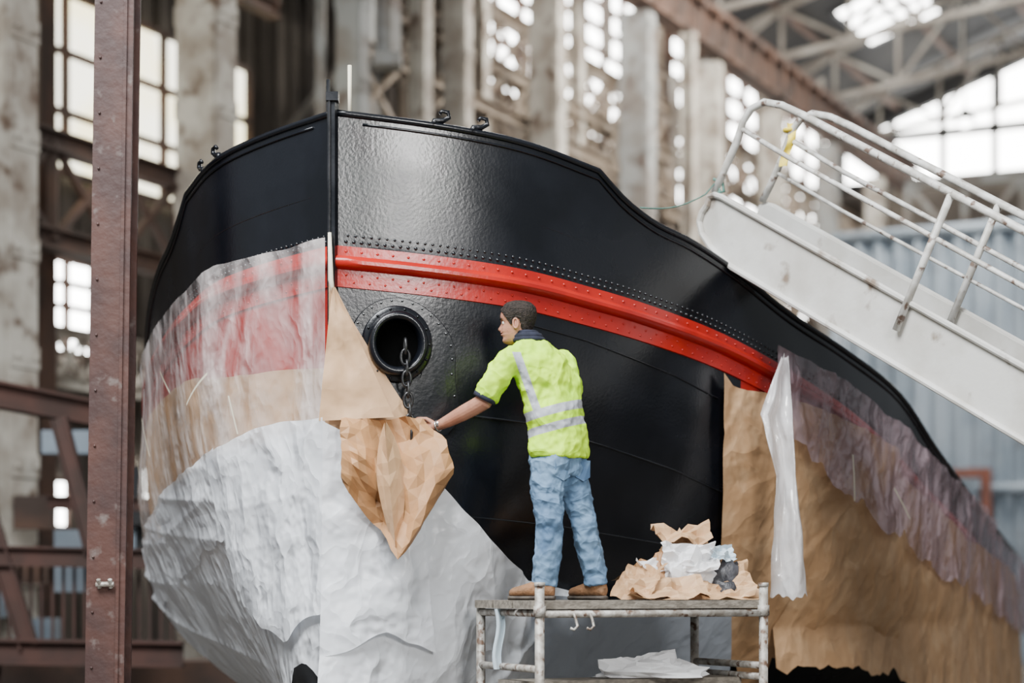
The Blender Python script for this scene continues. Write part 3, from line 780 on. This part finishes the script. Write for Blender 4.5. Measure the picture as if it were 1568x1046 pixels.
g.beam(H(EU-.1,-19.2,16.55),H(EU-.1,-2,16.55),.2,.28,1); g.beam(H(EU-.1,-19.2,15),H(EU-.1,-2,15),.2,.3,1)
g.beam(H(EU-.15,-19.4,rz(-19.4)-.25),H(EU-.15,-2,rz(-2)-.25),.3,.5,1)
g.build('window_%d'%wn,[M_win,M_roof]); wn+=1
def crossbeam(u,v0,v1,z0,z1,mt,step,w):
    g=MB(); n=int((v1-v0)/step)
    g.ibeam(H(u,v0,z0),H(u,v1,z0),w*2,w*2); g.ibeam(H(u,v0,z1),H(u,v1,z1),w*2,w*2)
    for i in range(n):
        a=v0+(v1-v0)*i/n;b=v0+(v1-v0)*(i+1)/n
        g.beam(H(u,a,z0),H(u,b,z1),w,w) if i%2 else g.beam(H(u,b,z0),H(u,a,z1),w,w)
        g.beam(H(u,a,z0),H(u,a,z1),w,w)
    g.build('cross_truss',[mt],False,frame)
crossbeam(62,-16,2,12.2,14.4,M_col2,1.8,.16)
crossbeam(59,-15,2,10.2,12.0,M_beige,1.5,.14)
shed=empty('corrugated_shed')
g=MB(); su=45.0
def cor(u,v):
    vv=-13.3+12*u; return H(su-.12*math.sin(vv*2*math.pi/.46),vv,9.75*v)
g.grid(cor,230,1)
g.beam(H(su,-13.4,9.8),H(su,-1.3,9.8),.3,.25); g.beam(H(su,-13.3,0),H(su,-13.3,9.8),.25,.25); g.beam(H(su,-13.3,5),H(su+10,-13.3,5),.1,9.6)
g.beam(H(su-.2,-13.3,3.9),H(su-.2,-1.3,3.9),.2,.25,0)
g.build('sheet_walls',[M_shed],True,shed)
g=MB()
v0=-10.6
g.box(H(su-.5,v0,2.9),(1.7,.15,2.4),0); g.beam(H(su-.65,v0-.9,1.7),H(su-.65,v0-.9,4.3),.2,.2,1); g.beam(H(su-.65,v0+.9,1.7),H(su-.65,v0+.9,4.3),.2,.2,1); g.beam(H(su-.65,v0-1,4.25),H(su-.65,v0+1,4.25),.2,.2,1)
g.beam(H(su-.65,v0-1,1.6),H(su-.65,v0+1,1.6),.2,.2,1); g.box(H(su-.5,v0,.8),(2.2,.4,1.6),1)
g.build('framed_hatch',[M_shed,mat('red_brown_frame',(.20,.07,.045),(.13,.05,.035),2,rough=.8)],False,shed)
g=MB(); c=H(55,-12.6,14.6); g.tube([c+V((0,0,4)),c+V((0,0,.3))],.03,6); g.tube([c+V((0,0,.35)),c+V((0,0,.2)),c],[.08,.2,.32],14); g.ball(c,.2,1); g.build('pendant_lamp',[M_roof,M_win])
g=MB()
def L(x,z,y=20): return V((x,y,z))
g.ibeam(L(-6.6,3.85,18.5),L(-4.1,3.45,20.5),.2,.26); g.ibeam(L(-4.15,0,20.4),L(-4.15,3.5,20.4),.2,.2)
g.ibeam(L(-6.5,2.05),L(-3.3,1.98),.16,.2); g.ibeam(L(-4.55,3.4),L(-4.2,2.05),.16,.16); g.ibeam(L(-5.5,3.2),L(-4.85,1.1),.14,.18)
g.ibeam(L(-6.4,1.08),L(-3.3,1.03),.2,.26)
for i in range(26): g.beam(L(-6.2+i*.11,1.1,20.2),L(-6.2+i*.11,1.95,20.2),.025,.04)
g.ibeam(L(-5.25,0),L(-5.25,1.0),.2,.2)
g.ibeam(L(-4.9,2.6,21),L(-2.8,2.55,21),.12,.14); g.build('brown_steel_frame',[mat('red_brown_primer',(.08,.037,.028),(.05,.028,.022),2,rough=.8)])
g=MB()
g.box((-5.9,21.2,2.6),(.5,.4,1.3),1); g.box((-4.9,22.6,2.0),(.5,.4,.7),0); g.ball((-4.0,24,2.2),(.35,.3,.5),1); g.box((-3.4,24,1.6),(.6,.5,.9),2); g.box((-4.3,22,.45),(3.2,.8,.9),2)
for k in range(14):
    x=random.uniform(-6.8,-3.2); g.box((x,random.uniform(23,25),random.uniform(.4,3.6)),(random.uniform(.15,.6),.3,random.uniform(.2,.9)),random.randint(0,3))
g.build('workshop_machinery',[M_shed,M_beige,M_brown,M_roof])

# ------------------------------------------------------------ worker
wk=empty('worker')
F=V((-.55,.835,0)).normalized(); R=V((.835,.55,0)).normalized()
M_skin=mat('skin',(.48,.235,.155),(.41,.185,.12),14,rough=.5,bump=.1,bscale=80)
M_hair=mat('short_dark_hair',(.012,.009,.007),(.035,.026,.021),60,rough=.8,bump=.6,bscale=120,spec=.3)
M_navy=mat('navy_trim',(.008,.010,.022),(.015,.018,.036),30,rough=.9)
M_lips=mat('lips',(.42,.18,.15),rough=.5)
M_eye=mat('eye_white',(.7,.68,.65),rough=.2)
M_boot=mat('tan_suede_boot',(.28,.14,.065),(.19,.10,.048),14,rough=.85,bump=.4,bscale=50)
M_sole=mat('boot_sole',(.05,.04,.035),(.09,.075,.06),20,rough=.9)
CLOTH=[(6,1,(1,1,1.7,.4)),(13,.4,(1,1,1.3,-.5))]
M_jean=mat('faded_denim',(.085,.16,.275),(.19,.31,.45),4,rough=.85,bump=.7,lo=.35,hi=.75,stretch=(1,1,.7),c3=(.055,.11,.20),s3=7,lo3=.56,hi3=.76,crease=CLOTH,cdist=.045)
M_vis=mat('hi_vis_yellow',(.60,1.0,.012),(.52,.93,.010),3,rough=.7,bump=.8,crease=[(4,1,(1,1,.7,.5)),(9,.4,(1,1,.8,-.5))],cdist=.06)
nt=M_vis.node_tree;N=nt.nodes;Lk=nt.links;b=N['Principled BSDF']
def math_(op,a,bb=None):
    n=N.new('ShaderNodeMath'); n.operation=op
    for i,x in enumerate((a,bb)):
        if x is None: continue
        if isinstance(x,(int,float)): n.inputs[i].default_value=x
        else: Lk.new(x,n.inputs[i])
    return n.outputs[0]
tc=N.new('ShaderNodeTexCoord'); sp=N.new('ShaderNodeSeparateXYZ'); Lk.new(tc.outputs['Object'],sp.inputs[0])
X,Y,Z=sp.outputs
zt=math_('SUBTRACT',Z,math_('MULTIPLY',math_('SUBTRACT',X,.2),.28))
def band(v,c,hw): return math_('LESS_THAN',math_('ABSOLUTE',math_('SUBTRACT',v,c)),hw)
b1=band(zt,2.690,.026); b2=band(zt,2.595,.024)
xs=math_('ADD',X,math_('MULTIPLY',math_('SUBTRACT',Z,2.85),.36))
st=math_('MULTIPLY',band(xs,.085,.024),math_('MULTIPLY',math_('GREATER_THAN',zt,2.70),math_('LESS_THAN',Z,3.02)))
st=math_('MULTIPLY',st,math_('GREATER_THAN',X,-.03))
allb=math_('MAXIMUM',math_('MAXIMUM',b1,b2),st)
src=[l for l in nt.links if l.to_socket==b.inputs['Base Color']][0].from_socket
mx=N.new('ShaderNodeMix'); mx.data_type='RGBA'; Lk.new(allb,mx.inputs[0]); Lk.new(src,mx.inputs[6]); mx.inputs[7].default_value=(.42,.44,.48,1)
Lk.new(mx.outputs[2],b.inputs['Base Color'])
g=MB()
tr=[(2.43,.268,.190,.140),(2.52,.262,.186,.138),(2.62,.250,.182,.134),(2.74,.232,.186,.134),(2.86,.205,.200,.136),(2.95,.178,.208,.130),(3.02,.150,.190,.112),(3.065,.128,.140,.088),(3.10,.112,.085,.070)]
g.rings([(V((x,11.3,z)),R*hw,F*hd) for z,x,hw,hd in tr],28)
g.tube([V((.09,11.25,2.98)),V((-.005,11.205,2.985)),V((-.07,11.205,2.91)),V((-.125,11.215,2.82)),V((-.152,11.222,2.772))],[.085,.082,.076,.070,.068],16)
g.tube([V((.2,11.35,2.98)),V((.285,11.39,2.98)),V((.325,11.44,2.90)),V((.335,11.48,2.80)),V((.33,11.50,2.76))],[.085,.082,.074,.068,.066],16)
o=g.build('hi_vis_shirt',M_vis,True,wk); remesh(o,.010,4,[(.11,.042,0),(.045,.016,0)])
g=MB(); a=V((-.150,11.221,2.776)); d=V((-.45,.12,-.84)).normalized()
g.tube([a-d*.006,a+d*.018],[.070,.068],18); g.tube([a-d*.004,a+d*.019],[.06,.058],18)
g.torus(V((.088,11.318,3.125)),R,F,.066,.068,.022,20,8); g.torus(V((.096,11.315,3.105)),R,F,.078,.076,.018,20,8)
g.torus(V((.078,11.32,3.145)),R,F,.060,.064,.014,20,8)
g.build('navy_collar_and_cuff',M_navy,True,wk)
g=MB()
g.rings([(V((.262,11.3,z)),R*hw,F*hd) for z,hw,hd in[(2.50,.165,.118),(2.44,.172,.125),(2.38,.172,.128),(2.33,.150,.115)]],24)
g.tube([V((.20,11.255,2.42)),V((.198,11.24,2.30)),V((.203,11.225,2.18)),V((.214,11.205,2.07)),V((.206,11.22,1.95)),V((.196,11.23,1.84)),V((.186,11.235,1.75)),V((.184,11.235,1.705))],[.100,.100,.090,.079,.079,.075,.072,.074],16)
g.tube([V((.325,11.345,2.42)),V((.345,11.35,2.30)),V((.375,11.355,2.19)),V((.405,11.35,2.09)),V((.430,11.36,1.97)),V((.455,11.37,1.86)),V((.475,11.375,1.76)),V((.48,11.375,1.715))],[.100,.098,.087,.076,.075,.070,.068,.071],16)
o=g.build('jeans',M_jean,True,wk); remesh(o,.009,3,[(.08,.030,0),(.035,.014,0)])
g=MB()
def pocket(cx,cy,cz):
    c=V((cx,cy,cz)); pts=[(-.052,.055),(.052,.055),(.05,-.04),(0,-.065),(-.05,-.04)]
    vs=[c+R*x+V((0,0,z))-F*(.010-(x/.06)**2*.012) for x,z in pts]; vs2=[v+F*.03 for v in vs]
    g.add(vs+vs2,[(0,1,2,3,4)]+[(i,(i+1)%5,(i+1)%5+5,i+5) for i in range(5)])
pocket(.285,11.185,2.365); pocket(.40,11.262,2.365)
g.build('jeans_pockets',mat('denim_pocket',(.06,.12,.22),(.15,.25,.37),6,rough=.85),False,wk)
g=MB()
def boot(heel,toe,ank):
    heel=V(heel);toe=V(toe);d=(toe-heel).normalized();s=V((-d.y,d.x,0)); Ln=(toe-heel).length
    rr=[]
    for f,w,hh in[(-.02,.020,.06),(.02,.034,.085),(.15,.040,.105),(.35,.040,.105),(.55,.044,.080),(.75,.048,.064),(.92,.040,.052),(1.0,.020,.036)]:
        p=heel+d*(Ln*f); rr.append((p+V((0,0,.018+hh/2)),s*w,V((0,0,hh/2))))
    g.rings(rr,16,0); p=heel+d*(Ln*.22)
    g.tube([p+V((0,0,.07)),p+V((0,0,.13)),V(ank)],[.045,.047,.050],14,0)
    rr=[]
    for f,w in[(-.03,.022),(.03,.038),(.2,.042),(.45,.040),(.75,.052),(.93,.042),(1.02,.02)]:
        q=heel+d*(Ln*f); rr.append((q+V((0,0,.012)),s*w,V((0,0,.013))))
    so.rings(rr,16,0)
so=MB()
boot((.235,11.205,1.63),(-.015,11.265,1.63),(.185,11.235,1.79))
boot((.530,11.345,1.63),(.335,11.50,1.63),(.48,11.375,1.79))
o=g.build('boots',M_boot,True,wk); remesh(o,.007,3)
so.build('boot_soles',M_sole,True,wk)
hd_o=V((.030,11.325,3.205)); hF=V((-.96,.22,-.03)).normalized(); hR=hF.cross(V((0,0,1))).normalized(); hU=hR.cross(hF).normalized()
PF=[(-.120,.058),(-.112,.078),(-.098,.088),(-.084,.084),(-.074,.086),(-.066,.091),(-.058,.088),(-.050,.092),(-.040,.088),(-.02,.084),(0,.083),(.018,.092),(.03,.095),(.055,.092),(.08,.078),(.1,.055),(.112,.032),(.118,.0)]
PB=[(-.120,.0),(-.10,.03),(-.07,.062),(-.03,.084),(0,.096),(.03,.104),(.06,.104),(.09,.088),(.108,.055),(.118,.0)]
PW=[(-.120,.012),(-.112,.030),(-.098,.044),(-.08,.054),(-.05,.063),(-.02,.069),(.0,.073),(.03,.077),(.06,.076),(.09,.062),(.108,.036),(.118,.0)]
def headp(z,an,ex=0):
    f=tab(PF,z);bk=tab(PB,z);w=tab(PW,z)
    c=math.cos(an);s=math.sin(an)
    fx=(f if c>0 else bk)*math.copysign(abs(c)**.92,c); lx=w*math.copysign(abs(s)**.85,s)
    if c>0:
        nose=lin([(-.052,0),(-.045,.010),(-.036,.026),(-.026,.027),(-.01,.017),(.008,.008),(.022,0)],z)
        fx+=nose*math.exp(-(lx/.0125)**2)
        fx-=.010*math.exp(-((abs(lx)-.032)/.014)**2-((z-.002)/.014)**2)
        fx+=.005*math.exp(-((abs(lx)-.04)/.018)**2-((z+.03)/.016)**2)
    r=math.hypot(fx,lx)
    k=1+ex/max(r,.02)
    zz=z+(ex*max(0,(z-.05)/.07) if ex else 0)
    return hd_o+hF*(fx*k)+hR*(lx*k)+hU*zz
g=MB()
zsn=[-.120+.238*j/56 for j in range(57)]
n=64; vs=[headp(z,2*math.pi*k/n) for z in zsn for k in range(n)]
fs=[(j*n+k,j*n+(k+1)%n,(j+1)*n+(k+1)%n,(j+1)*n+k) for j in range(56) for k in range(n)]
fs.append(tuple(range(n)))
g.add(vs,fs)
g.tube([V((.105,11.315,3.03)),V((.085,11.32,3.09)),V((.062,11.322,3.14)),V((.055,11.32,3.18))],[.066,.058,.056,.054],18)
for s in(-1,1):
    c=hd_o+hR*(s*.074)-hF*.008+hU*(-.012)
    g.torus(c+hR*(s*.006),(hF*.9+hU*.1),hU,.014,.027,.0065,16,6)
    g.ball(c,(.012,.006,.024),0,10,8,(hF,hR,hU)); g.ball(c-hU*.026+hF*.004,.008,0,8,6)
o=g.build('head',M_skin,True,wk); fixn(o)
g=MB()
for s in(-1,1):
    g.ball(hd_o+hF*.070+hR*(s*.032)+hU*.001,.0125,0,10,8); g.ball(hd_o+hF*.0795+hR*(s*.034)+hU*.001,.005,1,8,6)
g.build('eyes',[M_eye,M_black0],True,wk)
g=MB()
for s in(-1,1):
    g.tube([headp(.020,s*.20,.003),headp(.027,s*.42,.003),headp(.022,s*.66,.003)],[.003,.004,.002],6)
g.build('eyebrows',M_hair,True,wk)
g=MB()
for z in(-.052,-.065): g.tube([headp(z,-.35,.0),headp(z+.002,-.15,.001),headp(z,0,.002),headp(z+.002,.15,.001),headp(z,.35,0)],[.002,.004,.005,.004,.002],6)
g.build('lips',M_lips,True,wk)
g=MB()
def hair_keep(z,an):
    a=abs((an+math.pi)%(2*math.pi)-math.pi)
    line=lin([(0,.078),(.5,.072),(.85,.055),(1.05,.03),(1.25,-.005),(1.42,-.015),(1.55,.025),(1.8,.02),(1.95,-.03),(2.3,-.065),(3.2,-.075)],a)
    return z>line
zh=[-.09+.2075*j/60 for j in range(61)]; n=72
vs=[]
for z in zh:
    for k in range(n):
        an=2*math.pi*k/n; e=.006+.004*(max(0,z)/.1)+.003*noise.noise(V((math.cos(an)*9,math.sin(an)*9,z*90)))
        if not hair_keep(z+.006,an): e=-.002
        vs.append(headp(z,an,e))
fs=[(j*n+k,j*n+(k+1)%n,(j+1)*n+(k+1)%n,(j+1)*n+k) for j in range(60) for k in range(n) if hair_keep(zh[j+1]+.004,2*math.pi*(k+.5)/n)]
fs.append(tuple(60*n+k for k in range(n)))
g.add(vs,fs); fixn(g.build('short_hair',M_hair,True,wk))
def hand(g,W,d,side,palm,scale=1,curl=(25,35,30),spread=.0):
    W=V(W);d=V(d).normalized();side=V(side);side=(side-d*side.dot(d)).normalized();palm=d.cross(side).normalized()*palm
    s=scale
    g.rings([(W-d*.012,side*.026*s,palm*.020*s),(W+d*.015,side*.031*s,palm*.019*s),(W+d*.05*s,side*.040*s,palm*.016*s),(W+d*.085*s,side*.041*s,palm*.0135*s),(W+d*.097*s,side*.036*s,palm*.010*s)],18)
    Ls=[.074,.083,.077,.060]; offs=[.032,.011,-.011,-.032]
    for k in range(4):
        p=W+d*(.085*s)+side*(offs[k]*s); dd=(d+side*(offs[k]*spread)).normalized(); pts=[p-d*.012,p]
        ang=0
        for seg,c in zip((.45,.32,.23),curl):
            ang+=math.radians(c+k*3); dr=dd*math.cos(ang)+palm*math.sin(ang); p=p+dr*(Ls[k]*s*seg); pts.append(p)
        g.tube(pts,[.0092*s,.0092*s,.0085*s,.0078*s,.0062*s],10); g.ball(pts[-1],.0062*s,0,8,6)
    p=W+d*.020*s+side*(.026*s)+palm*.004
    t1=(d*.62+side*.62+palm*.45).normalized(); t2=(d*.80+side*.18+palm*.55).normalized()
    pts=[p-t1*.008,p+t1*.012,p+t1*.042*s,p+t1*.042*s+t2*.030*s,p+t1*.042*s+t2*.052*s]
    g.tube(pts,[.015*s,.0145*s,.0118*s,.0105*s,.0075*s],10); g.ball(pts[-1],.0075*s,0,8,6)
g=MB()
wl=V((-.435,11.430,2.625))
g.tube([V((-.125,11.217,2.80)),V((-.158,11.225,2.750)),V((-.21,11.262,2.722)),V((-.28,11.315,2.690)),V((-.35,11.368,2.658)),V((-.405,11.410,2.635)),wl,wl+V((-.012,.009,-.003))],[.050,.049,.047,.045,.038,.031,.028,.026],16)
hand(g,wl,(-.86,.48,-.16),(0,0,1),-1,1.0,(18,32,30),6)
o=g.build('reaching_forearm_and_hand',M_skin,True,wk); remesh(o,.0038,2)
g=MB(); wr=V((.235,11.615,2.72))
g.tube([V((.33,11.50,2.79)),V((.328,11.515,2.75)),V((.30,11.55,2.735)),V((.265,11.585,2.725)),wr],[.048,.047,.042,.034,.028],16)
hand(g,wr,(-.30,.85,-.10),(0,0,1),-1,1.0,(30,40,35),6)
o=g.build('other_forearm_and_hand',M_skin,True,wk); remesh(o,.0045,2)
g=MB(); d=V((-.78,.60,-.18)).normalized(); c=wl-d*.015
a=d.cross(V((0,0,1))).normalized(); bq=a.cross(d)
g.torus(c,a,bq,.030,.030,.006,20,8); g.ball(c+V((0,-.031,.008)),(.016,.006,.016),0,12,6); 
g.build('wristwatch',mat('steel_watch',(.5,.5,.52),(.6,.6,.6),20,rough=.25,metal=1),True,wk)

# ------------------------------------------------------------ light & camera
w=bpy.data.worlds.new('World'); bpy.context.scene.world=w; w.use_nodes=True
bg=w.node_tree.nodes['Background']; bg.inputs[0].default_value=(.88,.94,1,1); bg.inputs[1].default_value=.38
def area(name,loc,tgt,sx,sy,e,c=(1,1,1)):
    l=bpy.data.lights.new(name,'AREA'); l.shape='RECTANGLE'; l.size=sx; l.size_y=sy; l.energy=e; l.color=c
    o=bpy.data.objects.new(name,l); bpy.context.scene.collection.objects.link(o); o.location=loc
    o.rotation_euler=(V(tgt)-V(loc)).to_track_quat('-Z','Y').to_euler()
area('bow_highlight_lamp',(5.6,-4,7.8),(-.5,11.5,3),2.2,3.6,1700,(1,.985,.96))  # added lamp, placed to give the bow paint its soft highlight
area('soft_overhead_lamp',(-4,4.5,13),(0,12,2),8,7,5600,(.95,.98,1))  # added large overhead lamp for soft light on ship and worker
area('hall_fill_lamp',H(40,-8,17),H(42,-19,9),14,6,6500,(1,.96,.90))  # added fill lamp under the roof, brightens the hall background
cam=bpy.data.cameras.new('camera'); co=bpy.data.objects.new('camera',cam); bpy.context.scene.collection.objects.link(co)
cam.sensor_width=36; cam.lens=70; cam.shift_y=(918-533.5)/1600
co.location=(0,0,1.7); co.rotation_euler=(math.pi/2,0,0)
cam.dof.use_dof=True; cam.dof.focus_distance=11.5; cam.dof.aperture_fstop=.9
cam.clip_end=300
bpy.context.scene.camera=co
